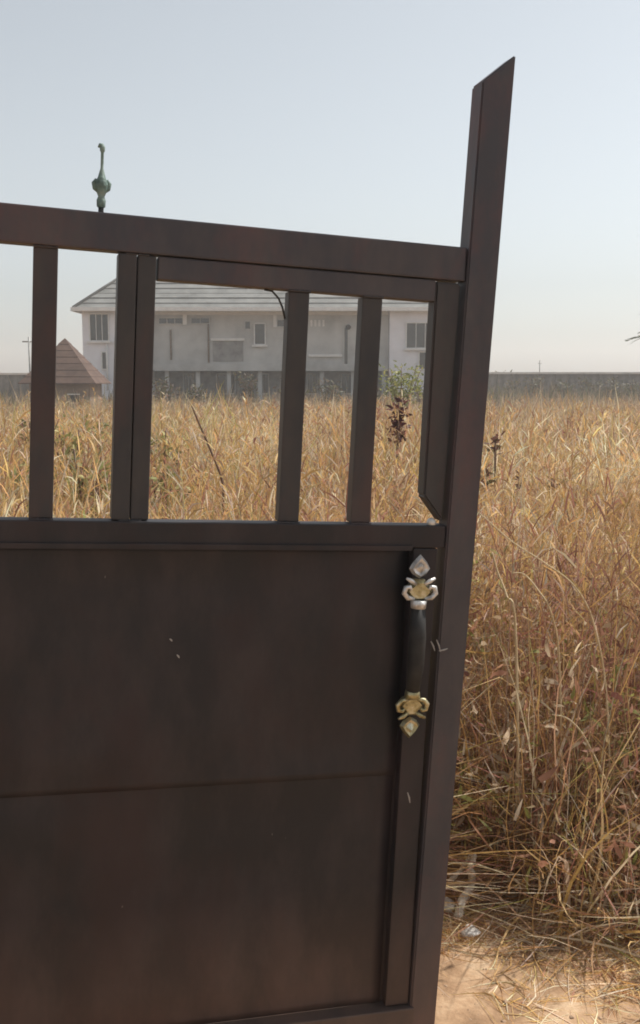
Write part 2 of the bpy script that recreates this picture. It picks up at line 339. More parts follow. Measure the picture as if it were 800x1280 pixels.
# ------------------------------------------------------------------ the long house
HYD = 63.0
def hz_(py): return at(400, py, HYD).z
def hx(px, py=440): return at(px, py, HYD).x
house = empty('house', (hx(345), HYD, -.6)); ox, oy, oz = house.location
tag(house, 'long grey and white two storey house with grey hip roof beyond the field', 'house')
def hb(name, m, px0, px1, py0, py1, y0, y1, parent=house, base=None, bev=0):
    z0 = (hz_(py1) if base is None else base) - oz; z1 = hz_(py0) - oz
    return bx(name, m, parent, hx(px0) - ox, hx(px1) - ox, y0, y1, z0, z1, bev)
# walls: two white end wings, grey recessed middle storey, veranda under it
hb('wing_wall', M['white_wall'], 107, 188, 386, 0, -.7, 9, base=-.7)
hb('wing_wall', M['white_wall'], 486, 592, 386, 0, -.7, 9, base=-.7)
hb('upper_wall', M['render_wall'], 188.3, 485.7, 386, 463, 0, 8.9)
hb('lower_wall', M['concrete'], 188.3, 485.7, 463.4, 0, 1.7, 8.8, base=-.7)  # darker concrete puts the veranda's shade into the wall colour
hb('slab_edge', M['render_wall'], 189, 485, 455, 463.6, -.22, -.003)
hb('eave_band', M['trim'], 189, 485, 389.0, 393.5, -.06, -.003)
for x in range(205, 480, 39): hb('column', M['render_wall'], x, x + 5, 463.8, 0, .15, .40, base=-.7)
def window(px0, px1, py0, py1, y=0.0, sill=True, mull=1, frame=M['trim']):
    o = hb('window', M['dark_in'], px0, px1, py0, py1, y - .02, y - .004)
    z0, z1 = hz_(py1) - oz, hz_(py0) - oz; a, b = hx(px0) - ox, hx(px1) - ox; t = .07
    bm = bmesh.new(); box(bm, a - t, b + t, y - .09, y - .022, z1, z1 + t); box(bm, a - t, b + t, y - .09, y - .022, z0 - t, z0)
    box(bm, a - t, a, y - .09, y - .022, z0 + .001, z1 - .001); box(bm, b, b + t, y - .09, y - .022, z0 + .001, z1 - .001)
    obj('window_frame', bm, frame, o)
    n = mull + 1
    for i in range(n):
        p0 = a + (b - a) * i / n + .02; p1 = a + (b - a) * (i + 1) / n - .02
        bx('pane', M['glass'], o, p0, p1, y - .05, y - .04, z0 + .02, z1 - .02)
        if i: bx('glazing_bar', frame, o, a + (b - a) * i / n - .018, a + (b - a) * i / n + .018, y - .075, y - .024, z0 + .002, z1 - .002)
    if sill: bx('sill', M['trim'], o, a - .18, b + .18, y - .22, y - .095, z0 - .17, z0 - .05)
    return o
window(117, 139, 394, 426, -.7, mull=2); window(131, 135.5, 441, 461, -.7, False, 0)
window(507, 541, 405, 435, -.7, mull=2); window(556, 574, 405, 435, -.7, mull=1); window(150, 172, 394, 426, -.7, mull=1)
window(523, 531, 441, 461, -.7, False, 0)
window(200, 229, 398, 404.5, 0, False, 2, M['render_wall']); window(240, 262, 398, 404, 0, False, 1, M['render_wall']); window(347, 366, 400, 408, 0, False, 1, M['render_wall'])
window(319, 331, 405, 430, 0, True, 0); window(307, 313, 402, 411, 0, False, 0, M['render_wall']); window(430.5, 434.5, 410, 455, 0, False, 0, M['render_wall'])
for a, b in ((268, 290), (320, 333), (384, 396), (428, 441), (225, 236)): window(a, b, 468, 492, 1.7, False, 1, M['render_wall'])
for a, b, c, d in ((229.5, 234.5, 391, 406), (342, 346, 394, 409)): hb('pilaster', M['trim'], a, b, c, d, -.12, -.061)
hb('ledge', M['trim'], 264, 306, 423, 426, -.16, -.003); hb('ledge', M['trim'], 386, 428, 443, 446, -.16, -.003)
hb('panel', M['concrete'], 266, 304, 426.5, 452, -.035, -.002)
for x in (388, 393, 398, 403): hb('baluster', M['trim'], x, x + 2.5, 400, 408, -.05, -.002)
for x, a, b in ((261, 405, 453), (214, 412, 450), (137, 428, 488)):
    bm = bmesh.new(); yy = -.8 if x < 150 else -.08; tube(bm, [(hx(x) - ox, yy, hz_(b) - oz), (hx(x) - ox, yy, hz_(a) - oz)], .055, 8); obj('downpipe', bm, M['trim'] if x < 150 else M['bark'], house, True)
bm = bmesh.new(); lathe(bm, [(.09, 0), (.16, .10), (.16, .22), (.05, .30)], 10, (hx(435) - ox, -.14, hz_(412) - oz)); obj('lamp', bm, M['dark_in'], house, True)
# hip roof: base solid plus one overlapping ring per course
ze, zr = hz_(388) - oz, hz_(299) - oz + .3
xl, xr, y0r, y1r = hx(99) - ox, hx(600) - ox, -1.25, 9.6
half = (y1r - y0r) / 2
def hip_ring(t): k = half * t * .999; return xl + k, xr - k, y0r + k, y1r - k, ze + (zr - ze) * t
bm = bmesh.new(); a = hip_ring(0); b = hip_ring(1)
lo = [bm.verts.new(p) for p in ((a[0], a[2], a[4]), (a[1], a[2], a[4]), (a[1], a[3], a[4]), (a[0], a[3], a[4]))]
hi = [bm.verts.new(p) for p in ((b[0], (b[2] + b[3]) / 2, b[4]), (b[1], (b[2] + b[3]) / 2, b[4]))]
bm.faces.new((lo[0], lo[1], hi[1], hi[0])); bm.faces.new((lo[1], lo[2], hi[1])); bm.faces.new((lo[2], lo[3], hi[0], hi[1])); bm.faces.new((lo[3], lo[0], hi[0])); bm.faces.new(lo)
roof = obj('roof', bm, M['roof'], house)
def course(ring, t0, t1, lift, th, m, parent):
    a, b = ring(t0), ring(t1); bm = bmesh.new(); rows = []
    for (r, dz) in ((a, lift - th), (a, lift), (b, lift * .35), (b, lift * .35 - th)):
        rows.append([bm.verts.new((x, y, r[4] + dz)) for x, y in ((r[0], r[2]), (r[1], r[2]), (r[1], r[3]), (r[0], r[3]))])
    for i in range(4):
        q, s = rows[i], rows[(i + 1) % 4]
        for k in range(4): bm.faces.new((q[k], q[(k + 1) % 4], s[(k + 1) % 4], s[k]))
    return obj('roof_course', bm, m, parent)
NC = 14
for i in range(NC): course(hip_ring, i / NC, min(.985, (i + 1) / NC), .06 + .02 * (i % 3), .05, M['roof'], roof)
bm = bmesh.new()
box(bm, xl - .12, xr + .12, y0r - .14, y0r - .02, ze - .12, ze + .10); box(bm, xl - .14, xl - .02, y0r - .018, y1r, ze - .12, ze + .10); box(bm, xr + .02, xr + .14, y0r - .018, y1r, ze - .12, ze + .10)
obj('gutter', bm, M['trim'], roof)
bm = bmesh.new(); tube(bm, [(hi_[0], hi_[1], hi_[2]) for hi_ in ((b[0], (y0r + y1r) / 2, zr + .05), (b[1], (y0r + y1r) / 2, zr + .05))], .12, 8); obj('ridge_cap', bm, M['roof'], roof, True)
for (ca, cb) in (((xl, y0r), b[0]), ((xr, y0r), b[1])):
    bm = bmesh.new(); tube(bm, [(ca[0], ca[1], ze + .10), (cb, (y0r + y1r) / 2, zr + .07)], .09, 6); obj('hip_cap', bm, M['roof'], roof, True)

# ------------------------------------------------------------------ small hut with a brown hip roof
HT = 50.0; hc = at(85, 470, HT)
hut = empty('hut', (at(85, 470, HT + 1.7).x - .1, HT + 1.7, float(ground_z(hc.x, HT)) - .05)); tag(hut, 'small brown hut with pointed brown roof beside the grey house', 'hut')
hzb = hut.location.z; eav = at(85, 480, HT).z - hzb; apx = at(85, 423, HT + 1.7).z - hzb
bx('wall', M['hut_wall'], hut, -1.5, 1.5, -1.4, 1.4, 0, eav + .05)
for x in (-.9, .45):
    o = bx('window', M['dark_in'], hut, x, x + .5, -1.43, -1.403, .7, 1.3); bx('window_frame', M['trim'], o, x - .06, x + .56, -1.46, -1.432, 1.31, 1.37); bx('sill', M['concrete'], o, x - .08, x + .58, -1.5, -1.405, .6, .69)
def hut_ring(t): k = 1.95 * t; return -1.9 + k * .973, 1.9 - k * .973, -1.85 + k * .947, 1.85 - k * .947, eav + (apx - eav) * t
bm = bmesh.new(); q = [bm.verts.new(p) for p in ((-1.9, -1.85, eav), (1.9, -1.85, eav), (1.9, 1.85, eav), (-1.9, 1.85, eav))]; tp = bm.verts.new((0, 0, apx))
for k in range(4): bm.faces.new((q[k], q[(k + 1) % 4], tp))
bm.faces.new(q); hroof = obj('roof', bm, M['brown_roof'], hut)
for i in range(7): course(hut_ring, i / 7, min(.997, (i + 1) / 7), .045, .035, M['brown_roof'], hroof)

M['old_wall'] = mat('weathered_wall', (.16, .155, .15), .95); noisy(M['old_wall'], [(.07, .068, .062), (.14, .135, .125), (.24, .23, .215)], 1.1, bump=.5)
# ------------------------------------------------------------------ boundary wall at the back, with posts and recessed panels
WY = 76.0
def back_wall(px0, px1, py_top, label):
    a, b = at(px0, py_top, WY), at(px1, py_top, WY); zb = -.6
    o = empty('boundary_wall', (a.x, WY, zb)); tag(o, label, 'wall', 'concrete boundary walls at the back of the field'); Lw = b.x - a.x; H = a.z - zb
    bx('footing', M['old_wall'], o, 0, Lw, -.06, .2, -.2, .45)
    n = int(Lw / 1.05); s = Lw / n
    post = pan = None
    for i in range(n + 1):
        if post is None: post = p = bx('post', M['old_wall'], o, -.14, .14, -.16, .16, .452, H - .12)
        else: p = post.copy(); C.objects.link(p)
        p.parent = o; p.location.x = i * s
        if i < n:
            if pan is None: pan = p = bx('wall_panel', M['old_wall'], o, .142, s - .142, -.02, .06, .452, H - .12)
            else: p = pan.copy(); C.objects.link(p)
            p.parent = o; p.location.x = i * s
    bx('coping', M['coping'], o, -.2, Lw + .2, -.24, .24, H - .118, H + .02)
back_wall(606, 860, 465.5, 'long grey concrete post and panel wall with pale coping right of the house')
back_wall(-80, 98, 466.5, 'grey concrete wall with pale coping behind the small brown hut')
def pole(px, py_top, Yd, r, label, arm=0):
    a = at(px, py_top, Yd); zb = float(ground_z(a.x, Yd)) - .1; o = empty('pole', (a.x, Yd, zb)); tag(o, label, 'pole'); H = a.z - zb
    bm = bmesh.new(); tube(bm, [(0, 0, 0), (0, 0, H)], [r, r * .8], 8); obj('shaft', bm, M['metal_pole'], o, True)
    bm = bmesh.new(); tube(bm, [(-arm, 0, H - .25), (arm, 0, H - .25)], r * .6, 6); obj('cross_arm', bm, M['metal_pole'], o, True)
pole(36, 421, 54, .06, 'thin grey pole standing beside the brown hut', .35)
pole(675, 450, 77.5, .05, 'short thin pole rising behind the concrete wall', .12)

# ------------------------------------------------------------------ blades: ribbons in bulk
def srgb(*c): return np.array([((x / 255) / 12.92 if x / 255 < .04045 else ((x / 255 + .055) / 1.055) ** 2.4) for x in c])
def ribbons(base, az, th0, k, length, width, cols, n=5, twist=None, k2=None, kink=None, tipw=.12):
    """base Nx3; th0 = lean from upright at foot, k = extra lean gained by the tip"""
    N = len(base); s = np.linspace(0, 1, n)
    th = th0[:, None] + k[:, None] * s[None, :] ** 1.4
    if kink is not None: th = th + kink[:, None] * (s[None, :] > rng.uniform(.3, .8, N)[:, None])
    azs = az[:, None] + (0 if k2 is None else k2[:, None] * s[None, :])
    d = np.stack([np.sin(th) * np.cos(azs), np.sin(th) * np.sin(azs), np.cos(th)], -1)
    seg = (d[:, :-1] + d[:, 1:]) / 2 * (length[:, None, None] / (n - 1))
    P = np.concatenate([np.zeros((N, 1, 3)), np.cumsum(seg, 1)], 1) + base[:, None, :]
    tw = rng.uniform(0, 2 * np.pi, N) if twist is None else twist
    A = np.stack([-np.sin(az), np.cos(az), np.zeros(N)], -1)[:, None, :]
    Bv = np.cross(d, np.broadcast_to(A, d.shape))
    side = A * np.cos(tw)[:, None, None] + Bv * np.sin(tw)[:, None, None]
    prof = np.where(s < .35, .7 + .3 * s / .35, 1 - (1 - tipw) * ((s - .35) / .65) ** 1.3)
    half_ = (width[:, None] * prof[None, :] / 2)[..., None]
    Vt = np.stack([P - side * half_, P + side * half_], 2).reshape(N, 2 * n, 3)
    b0 = (np.arange(N) * 2 * n)[:, None]; q = np.arange(n - 1)[None, :] * 2
    F = np.stack([b0 + q, b0 + q + 1, b0 + q + 3, b0 + q + 2], -1).reshape(-1, 4)
    Cc = np.repeat(cols[:, None, :], 2 * n, 1)
    return Vt.reshape(-1, 3), F, Cc.reshape(-1, 3), P
def off_gate(v):                               # nothing pokes through the gate: blades lie against its back
    gyl = P0.y + (v[:, 0] - P0.x) * math.tan(YAW) + .10
    v[:, 1] = np.where((v[:, 0] < P0.x + .16) & (v[:, 1] < gyl), gyl + .02 * np.abs(np.sin(40 * v[:, 2])), v[:, 1]); return v
def blade_mesh(name, chunks, m, parent=None):
    vs, fs, cs, o = [], [], [], 0
    for v, f, c in chunks: vs.append(v); fs.append(f + o); cs.append(c); o += len(v)
    v = np.concatenate(vs); f = np.concatenate(fs); c = np.concatenate(cs)
    me = bpy.data.meshes.new(name); me.vertices.add(len(v)); me.vertices.foreach_set('co', v.astype(np.float32).ravel())
    me.loops.add(f.size); me.loops.foreach_set('vertex_index', f.astype(np.int32).ravel())
    me.polygons.add(len(f)); me.polygons.foreach_set('loop_start', np.arange(0, f.size, 4, dtype=np.int32))
    try: me.polygons.foreach_set('loop_total', np.full(len(f), 4, dtype=np.int32))
    except Exception: pass
    at_ = me.color_attributes.new('Col', 'FLOAT_COLOR', 'POINT')
    at_.data.foreach_set('color', np.concatenate([c, np.ones((len(c), 1))], 1).astype(np.float32).ravel())
    me.update(); me.validate(); me.materials.append(m)
    ob = bpy.data.objects.new(name, me); C.objects.link(ob)
    if parent: ob.parent = parent
    return ob
def fbm(x, y, seed, f0):
    r = np.random.default_rng(seed); h = 0; a = 1; f = f0
    for _ in range(4):
        for _ in range(3):
            th, p = r.uniform(0, 6.283, 2); h = h + a * np.sin(f * (x * np.cos(th) + y * np.sin(th)) + p) / 3
        a *= .6; f *= 2.1
    return h
def sample_field(N, dmin, dmax, power, wide=.62, margin=1.3):
    dd = np.linspace(dmin, dmax, 4000); pdf = (wide * dd + margin) * (dmin / dd) ** power; cdf = np.cumsum(pdf); cdf /= cdf[-1]
    y = np.interp(rng.random(N), cdf, dd); x = (rng.random(N) * 2 - 1) * (wide * y + margin); return x, y
def field_edge(x): return .50 * np.exp(-((x - .42) / .15) ** 2) + 2.66 + .10 * np.sin(2.3 * x + .6) + .06 * np.sin(7.1 * x) - .05 * x
def keep_out(x, y):
    return (np.abs(x - hut.location.x) < 2.2) & (np.abs(y - hut.location.y) < 2.1)
PAL = np.array([[.66, .42, .16], [.69, .49, .24], [.61, .36, .16], [.78, .65, .46], [.49, .28, .17], [.42, .20, .14], [.49, .44, .15], [.61, .50, .39], [.32, .21, .14]])
def colours(x, y, w=None):
    n = len(x); f1 = fbm(x, y, 5, .55 / 1); f2 = fbm(x, y, 9, .9)
    base = np.array([.18, .19, .11, .16, .09, .05, .06, .10, .06]) if w is None else np.array(w)
    W = np.repeat(base[None, :], n, 0)
    f3 = fbm(x, y, 14, 2.6); f2 = f2 + .9 * f3
    W[:, 4] *= np.exp(1.3 * f2); W[:, 5] *= np.exp(1.5 * f2); W[:, 3] *= np.exp(-1.2 * f2); W[:, 1] *= np.exp(-.6 * f2)
    W[:, 0] *= np.exp(.9 * f1); W[:, 6] *= np.exp(-1.6 * f1) * np.where(x < -.06 * y, 4.5, 1.2)
    cs = np.cumsum(W / W.sum(1, keepdims=True), 1); i = (rng.random(n)[:, None] > cs).sum(1).clip(0, 8)
    c = PAL[i] * (rng.uniform(.62, 1.2, n) * np.exp(-.16 * f2))[:, None] * (1 + rng.normal(0, .04, (n, 3)))
    grey = np.clip((y - 16) / 26, 0, 1)[:, None] * .75                # far strip: grey-brown weed, with haze greying mixed into its colour
    return np.clip(c * (1 - grey) + np.array([.27, .22, .165]) * rng.uniform(.75, 1.2, n)[:, None] * grey, .01, .9)
chunks = []; NT = 0
def tall(N, dmin, dmax, power, n, hmul=1.0, wmul=1.0):
    global NT
    x, y = sample_field(N, dmin, dmax, power)
    hgt = np.clip(.84 + .26 * fbm(x, y, 3, .9) + rng.normal(0, .14, N), .28, 1.32) * hmul
    edge = np.clip((y - field_edge(x)) / .9, 0, 1); hgt *= .42 + .58 * edge ** .8
    clump = fbm(x, y, 21, 4.5); ok = (y > field_edge(x) + rng.random(N) ** 2 * .5) & (~keep_out(x, y)) & (clump > -1.1 + .5 * rng.random(N)) & (y < 61)
    x, y, hgt = x[ok], y[ok], hgt[ok]; N = len(x)
    wid = .0046 * (np.maximum(y, 3) / 3) ** .62 * np.exp(rng.normal(-.12, .5, N)).clip(.4, 2.8) * wmul
    th0 = np.abs(rng.normal(.08, .20, N)); k = rng.gamma(1.6, .42, N); lodged = rng.random(N) < np.where(y < 7, .40, .2)
    th0 = np.where(lodged, rng.uniform(.7, 1.45, N), th0); k = np.where(lodged, rng.uniform(-.2, .7, N), k)
    wind = fbm(x, y, 31, 1.1) * 2.2; az = np.where(rng.random(N) < .5, wind + rng.normal(0, .7, N), rng.uniform(0, 6.283, N))
    b = np.stack([x, y, ground_z(x, y) - .01], -1)
    v, f, c, P = ribbons(b, az, th0, k, hgt * rng.uniform(1.0, 1.25, N), wid, colours(x, y), n, k2=rng.normal(0, .9, N), kink=np.where(rng.random(N) < .3, rng.normal(0, 1.1, N), 0))
    v[:, 2] = np.maximum(v[:, 2], ground_z(v[:, 0], v[:, 1]) + .004); chunks.append((v, f, c)); NT += len(f) * 2
    return P
tall(76000, 2.7, 6.5, .6, 6)
tall(60000, 6, 16, .9, 5, wmul=1.05)
tall(60000, 15, 61, 1.0, 4, 1.16, 1.2)
# reed-like stalks with ragged seed heads
def stalks(N, dmin, dmax, power):
    global NT
    x, y = sample_field(N, dmin, dmax, power); ok = (y > field_edge(x) + .35) & (~keep_out(x, y)); x, y = x[ok], y[ok]; N = len(x)
    h = np.clip(1.02 + .18 * fbm(x, y, 3, .8) + rng.normal(0, .16, N), .5, 1.5); az = rng.uniform(0, 6.283, N)
    v, f, c, P = ribbons(np.stack([x, y, ground_z(x, y)], -1), az, np.abs(rng.normal(.05, .12, N)), rng.gamma(1.3, .25, N), h, .0036 * (np.maximum(y, 3) / 3) ** .6 * np.ones(N), colours(x, y), 6, tipw=.6)
    chunks.append((v, f, c)); NT += len(f) * 2
    for j in range(7):
        t = rng.uniform(.80, 1.0, N); i0 = np.minimum((t * 5).astype(int), 4); fr = (t * 5 - i0)[:, None]
        p = P[np.arange(N), i0] * (1 - fr) + P[np.arange(N), i0 + 1] * fr
        v, f, c, _ = ribbons(p, rng.uniform(0, 6.283, N), rng.uniform(.15, .9, N), rng.uniform(0, 1.0, N), rng.uniform(.05, .13, N), .0055 * (np.maximum(y, 3) / 3) ** .6 * rng.uniform(.6, 1.4, N), colours(x, y, [.2, .2, .14, .2, .1, .1, 0, .06, 0]), 3)
        chunks.append((v, f, c)); NT += len(f) * 2
stalks(4200, 2.9, 9, .7); stalks(7000, 8, 40, 1.0)
# short curled leaf scraps and broken bits hung up in the tangle
N = 110000; x, y = sample_field(N, 2.65, 8, .8); ok = y > field_edge(x) + .02; x, y = x[ok], y[ok]; N = len(x)
z = rng.random(N) ** 1.15 * np.clip(.95 + .2 * fbm(x, y, 3, .8), .3, 1.2) * np.clip((y - field_edge(x)) / .9 + .12, .1, 1)
v, f, c, _ = ribbons(np.stack([x, y, ground_z(x, y) + z], -1), rng.uniform(0, 6.283, N), rng.uniform(0, 2.4, N), rng.normal(0, 1.6, N), rng.uniform(.03, .16, N), .0062 * rng.uniform(.4, 1.5, N), colours(x, y, [.14, .15, .08, .17, .13, .13, .06, .08, .06]), 4, k2=rng.normal(0, 1.6, N))
v[:, 2] = np.maximum(v[:, 2], .006 + ground_z(v[:, 0], v[:, 1])); chunks.append((v, f, c)); NT += len(f) * 2
# dry brush: tufts of broad curled leaves on thin twigs, in reddish, tan and (to the left) green patches
def brush(NC_, dmin, dmax, per, size):
    global NT
    x, y = sample_field(NC_, dmin, dmax, .8); ok = (y > field_edge(x) + .12) & (fbm(x, y, 61, 1.0) > -.25) & ~keep_out(x, y); x, y = x[ok], y[ok]; n = len(x)
    top = np.clip(.70 + .3 * fbm(x, y, 62, 1.7), .2, 1.12) * np.clip((y - field_edge(x)) / .8 + .25, .25, 1)
    tint = np.array([[.40, .21, .14], [.30, .13, .10], [.55, .40, .25], [.62, .50, .36], [.36, .27, .15], [.32, .32, .10]])
    pr = np.where((x < -.05 * y)[:, None], [[.16, .08, .2, .14, .14, .28]], [[.20, .12, .25, .22, .10, .11]]); ti = (rng.random(n)[:, None] > np.cumsum(pr, 1)).sum(1).clip(0, 5)
    X_ = np.repeat(x, per); Y_ = np.repeat(y, per); T_ = np.repeat(top, per); I_ = np.repeat(ti, per); m = len(X_)
    fr = rng.random(m) ** .7; sp = .10 * size
    p = np.stack([X_ + rng.normal(0, sp, m) * (.4 + fr), Y_ + rng.normal(0, sp, m) * (.4 + fr), ground_z(X_, Y_) + T_ * (.25 + .75 * fr) + rng.normal(0, .03, m)], -1)
    col = tint[I_] * rng.uniform(.6, 1.25, m)[:, None]
    v, f, c, _ = ribbons(p, rng.uniform(0, 6.283, m), rng.uniform(.3, 2.3, m), rng.normal(0, 1.2, m), size * rng.uniform(.03, .075, m), size * rng.uniform(.007, .021, m), col, 4, k2=rng.normal(0, 1, m))
    v[:, 2] = np.maximum(v[:, 2], ground_z(v[:, 0], v[:, 1]) + .006); chunks.append((v, f, c)); NT += len(f) * 2
    q = 4; X_ = np.repeat(x, q); Y_ = np.repeat(y, q); m = len(X_)
    v, f, c, _ = ribbons(np.stack([X_, Y_, ground_z(X_, Y_)], -1), rng.uniform(0, 6.283, m), np.abs(rng.normal(0, .2, m)), rng.normal(0, .3, m), np.repeat(top, q) * rng.uniform(.8, 1.1, m), np.full(m, .004 * size), np.repeat(tint[ti] * .7, q, 0), 4)
    chunks.append((v, f, c)); NT += len(f) * 2
brush(1500, 2.75, 6.5, 34, 1.0); brush(1500, 6, 16, 24, 1.7); brush(1600, 15, 55, 16, 3.0)
# rank grey-brown weeds along the foot of the wall and of the house
def rank(N, x0, x1, y0, y1, h0, h1):
    global NT
    x = rng.uniform(x0, x1, N); y = rng.uniform(y0, y1, N); ok = ~keep_out(x, y) & (fbm(x, y, 44, .9) > -.7); x, y = x[ok], y[ok]; N = len(x)
    h = (h0 + (h1 - h0) * np.clip(.5 + .4 * fbm(x, y, 45, 1.3), 0, 1)) * rng.uniform(.6, 1.1, N)
    col = np.array([[.16, .13, .09], [.10, .10, .055], [.22, .17, .12], [.07, .06, .04], [.15, .15, .07]])[rng.integers(0, 5, N)] * rng.uniform(.7, 1.2, N)[:, None]
    v, f, c, _ = ribbons(np.stack([x, y, ground_z(x, y) - .02], -1), rng.uniform(0, 6.283, N), np.abs(rng.normal(0, .25, N)), rng.gamma(1.5, .4, N), h, rng.uniform(.03, .10, N), col, 4, kink=np.where(rng.random(N) < .3, rng.normal(0, .8, N), 0))
    chunks.append((v, f, c)); NT += len(f) * 2
rank(5200, 10, 30, 60, 74, 1.0, 2.1); rank(1800, -34, -16.5, 58, 74, .9, 1.9); rank(3600, -15, 11, 56, 61, .9, 1.75); rank(900, -19, -11, 45, 49.4, .9, 1.6)
chunks = [(off_gate(v), f, c) for v, f, c in chunks]
gr = blade_mesh('dry_grass', chunks, M['blade']); tag(gr, 'tall golden brown dry grass filling the field behind the gate', 'grass', kind='stuff')
# thatch: matted dead straw lying low among the stems, and litter scattered on the bare soil
chunks = []
N = 42000; x, y = sample_field(N, 2.6, 9, 1.0); ok = y > field_edge(x) - .02 + rng.normal(0, .05, N); x, y = x[ok], y[ok]; N = len(x)
z = rng.random(N) ** 1.5 * .42 * np.clip((y - field_edge(x) + .1) / .8, .1, 1) + .005
v, f, c, _ = ribbons(np.stack([x, y, ground_z(x, y) + z], -1), rng.uniform(0, 6.283, N), rng.uniform(1.05, 1.75, N), rng.uniform(-.3, .5, N), rng.uniform(.15, .55, N), .0042 * rng.uniform(.5, 1.5, N), colours(x, y, [.12, .15, .10, .19, .12, .08, .02, .15, .07]), 5, k2=rng.normal(0, 1.2, N))
v[:, 2] = np.maximum(v[:, 2], ground_z(v[:, 0], v[:, 1]) + soil_bump(v[:, 0], v[:, 1]) + .003); chunks.append((v, f, c))
N = 12000; x = rng.uniform(-2.2, 2.6, N); y = 2.0 + rng.beta(2.6, 1.4, N) * 1.0
ok = (y > P0.y + (x - P0.x) * math.tan(YAW) + .34) | (x > P0.x + .17); x, y = x[ok], y[ok]; N = len(x)
v, f, c, _ = ribbons(np.stack([x, y, np.full(N, .012)], -1), rng.uniform(0, 6.283, N), rng.uniform(1.5, 1.62, N), rng.uniform(-.1, .2, N), rng.uniform(.03, .22, N), .0036 * rng.uniform(.5, 1.4, N), colours(x, y), 4, k2=rng.normal(0, .8, N))
v[:, 2] = np.maximum(v[:, 2], soil_bump(v[:, 0], v[:, 1]) + .004); chunks.append((v, f, c))
chunks = [(off_gate(v), f, c) for v, f, c in chunks]
th = blade_mesh('straw_litter', chunks, M['blade']); tag(th, 'matted brown straw lying at the foot of the grass on bare soil', 'straw', kind='stuff')

# ------------------------------------------------------------------ long pale stems bent over in the grass by the post
def smooth(P, m=5):                            # Catmull-Rom through the points
    P = [Vector(p) for p in P]; Q = [P[0] * 2 - P[1]] + P + [P[-1] * 2 - P[-2]]; o = []
    for i in range(1, len(Q) - 2):
        a, b, c, d = Q[i - 1:i + 3]
        for j in range(m):
            t = j / m; o.append(.5 * (2 * b + (c - a) * t + (2 * a - 5 * b + 4 * c - d) * t * t + (3 * b - a - 3 * c + d) * t ** 3))
    return o + [P[-1]]
def stem_on(name, pix, Yd, r, mat_, label, cat, group=None):
    pts = [at(px, py, Yd + dy) for px, py, dy in pix]; b = pts[0]
    foot = Vector((b.x, b.y, float(ground_z(b.x, b.y)))); pts = smooth(pts)
    bm = bmesh.new(); n = len(pts); tube(bm, [p - foot for p in pts], [r * (1 - .5 * i / (n - 1)) for i in range(n)], 6)
    o = obj(name, bm, mat_, None, True); o.location = foot; return tag(o, label, cat, group)
M['straw'] = mat('pale_straw', (.62, .50, .31), .7); noisy(M['straw'], [(.48, .36, .20), (.66, .55, .36)], 14)
M['dark_stem'] = mat('dark_stem', (.16, .09, .06), .85); noisy(M['dark_stem'], [(.10, .055, .04), (.2, .12, .08)], 14)
grp = 'pale stems bent over in the dry grass'
for px in ([(760, 900, .1), (745, 790, .05), (720, 735, 0), (680, 703, 0), (640, 677, 0), (600, 642, 0)], [(700, 850, .1), (690, 770, .0), (672, 737, 0), (655, 718, 0), (640, 716, 0)],
           [(645, 800, .0), (633, 745, 0), (622, 715, 0), (615, 690, 0)], [(765, 1010, 0), (735, 930, 0), (712, 900, 0), (690, 893, 0)]):
    # the foot is carried down to the soil inside the grass
    Yd = 2.98; f0 = px[0]; gpt = at(f0[0] + 6, 1040, Yd)
    stem_on('bent_stem', [(f0[0] + 4, 475 + 1.62 * FPX / (Yd + .1) * 1.02, .12)] + px, Yd, rng.uniform(.0030, .0046), M['straw'], 'pale straw stem bent over among the dry grass right of the post', 'stem', grp)
stem_on('leaning_stalk', [(277, 660, 0), (279, 625, 0), (277, 598, 0), (262, 560, 0), (250, 532, 0), (240, 508, 0)], 7.0, .011, M['dark_stem'], 'dark dry stalk leaning left, seen between mullion and bars', 'stalk')

# ------------------------------------------------------------------ leafy plants
def leaf_plant(name, loc, H, spread, nst, nleaf, lsize, cols, label, cat, group=None, lowbare=.35, lean=.25):
    root = empty(name, loc); tag(root, label, cat, group)
    bm = bmesh.new(); tips = []
    for i in range(nst):
        a = rng.uniform(0, 6.283); l = abs(rng.normal(0, lean)) + (.05 if nst > 1 else .02); h = H * rng.uniform(.75, 1.0) * .94
        pts = [(math.cos(a) * spread * l * t ** 1.4 * 2, math.sin(a) * spread * l * t ** 1.4 * 2, h * t) for t in (0, .25, .5, .75, 1)]
        tube(bm, pts, [.012 * H * (1 - .7 * t) + .002 for t in (0, .25, .5, .75, 1)], 5); tips.append(np.array(pts))
    obj('stem', bm, M['dark_stem'], root, True)
    T = np.array(tips)[rng.integers(0, nst, nleaf)]; t = rng.uniform(lowbare, 1, nleaf) * 4; i0 = np.minimum(t.astype(int), 3); fr = (t - i0)[:, None]
    p = T[np.arange(nleaf), i0] * (1 - fr) + T[np.arange(nleaf), i0 + 1] * fr
    off = rng.normal(0, 1, (nleaf, 3)); off /= np.linalg.norm(off, axis=1)[:, None]; p = p + off * (rng.random(nleaf) ** .6 * spread * .55)[:, None] * np.array([1, 1, .55])
    col = np.array(cols)[rng.integers(0, len(cols), nleaf)] * rng.uniform(.7, 1.25, nleaf)[:, None]
    v, f, c, _ = ribbons(p, rng.uniform(0, 6.283, nleaf), rng.uniform(.3, 1.5, nleaf), rng.uniform(.2, 1.0, nleaf), lsize * rng.uniform(.6, 1.4, nleaf), lsize * rng.uniform(.3, .55, nleaf), col, 4)
    blade_mesh('foliage', [(v, f, c)], M['leaf'], root); return root
GREEN = [(.22, .25, .05), (.29, .30, .08), (.34, .33, .11), (.15, .18, .045)]
DARK = [(.12, .06, .05), (.17, .08, .06), (.10, .08, .04)]
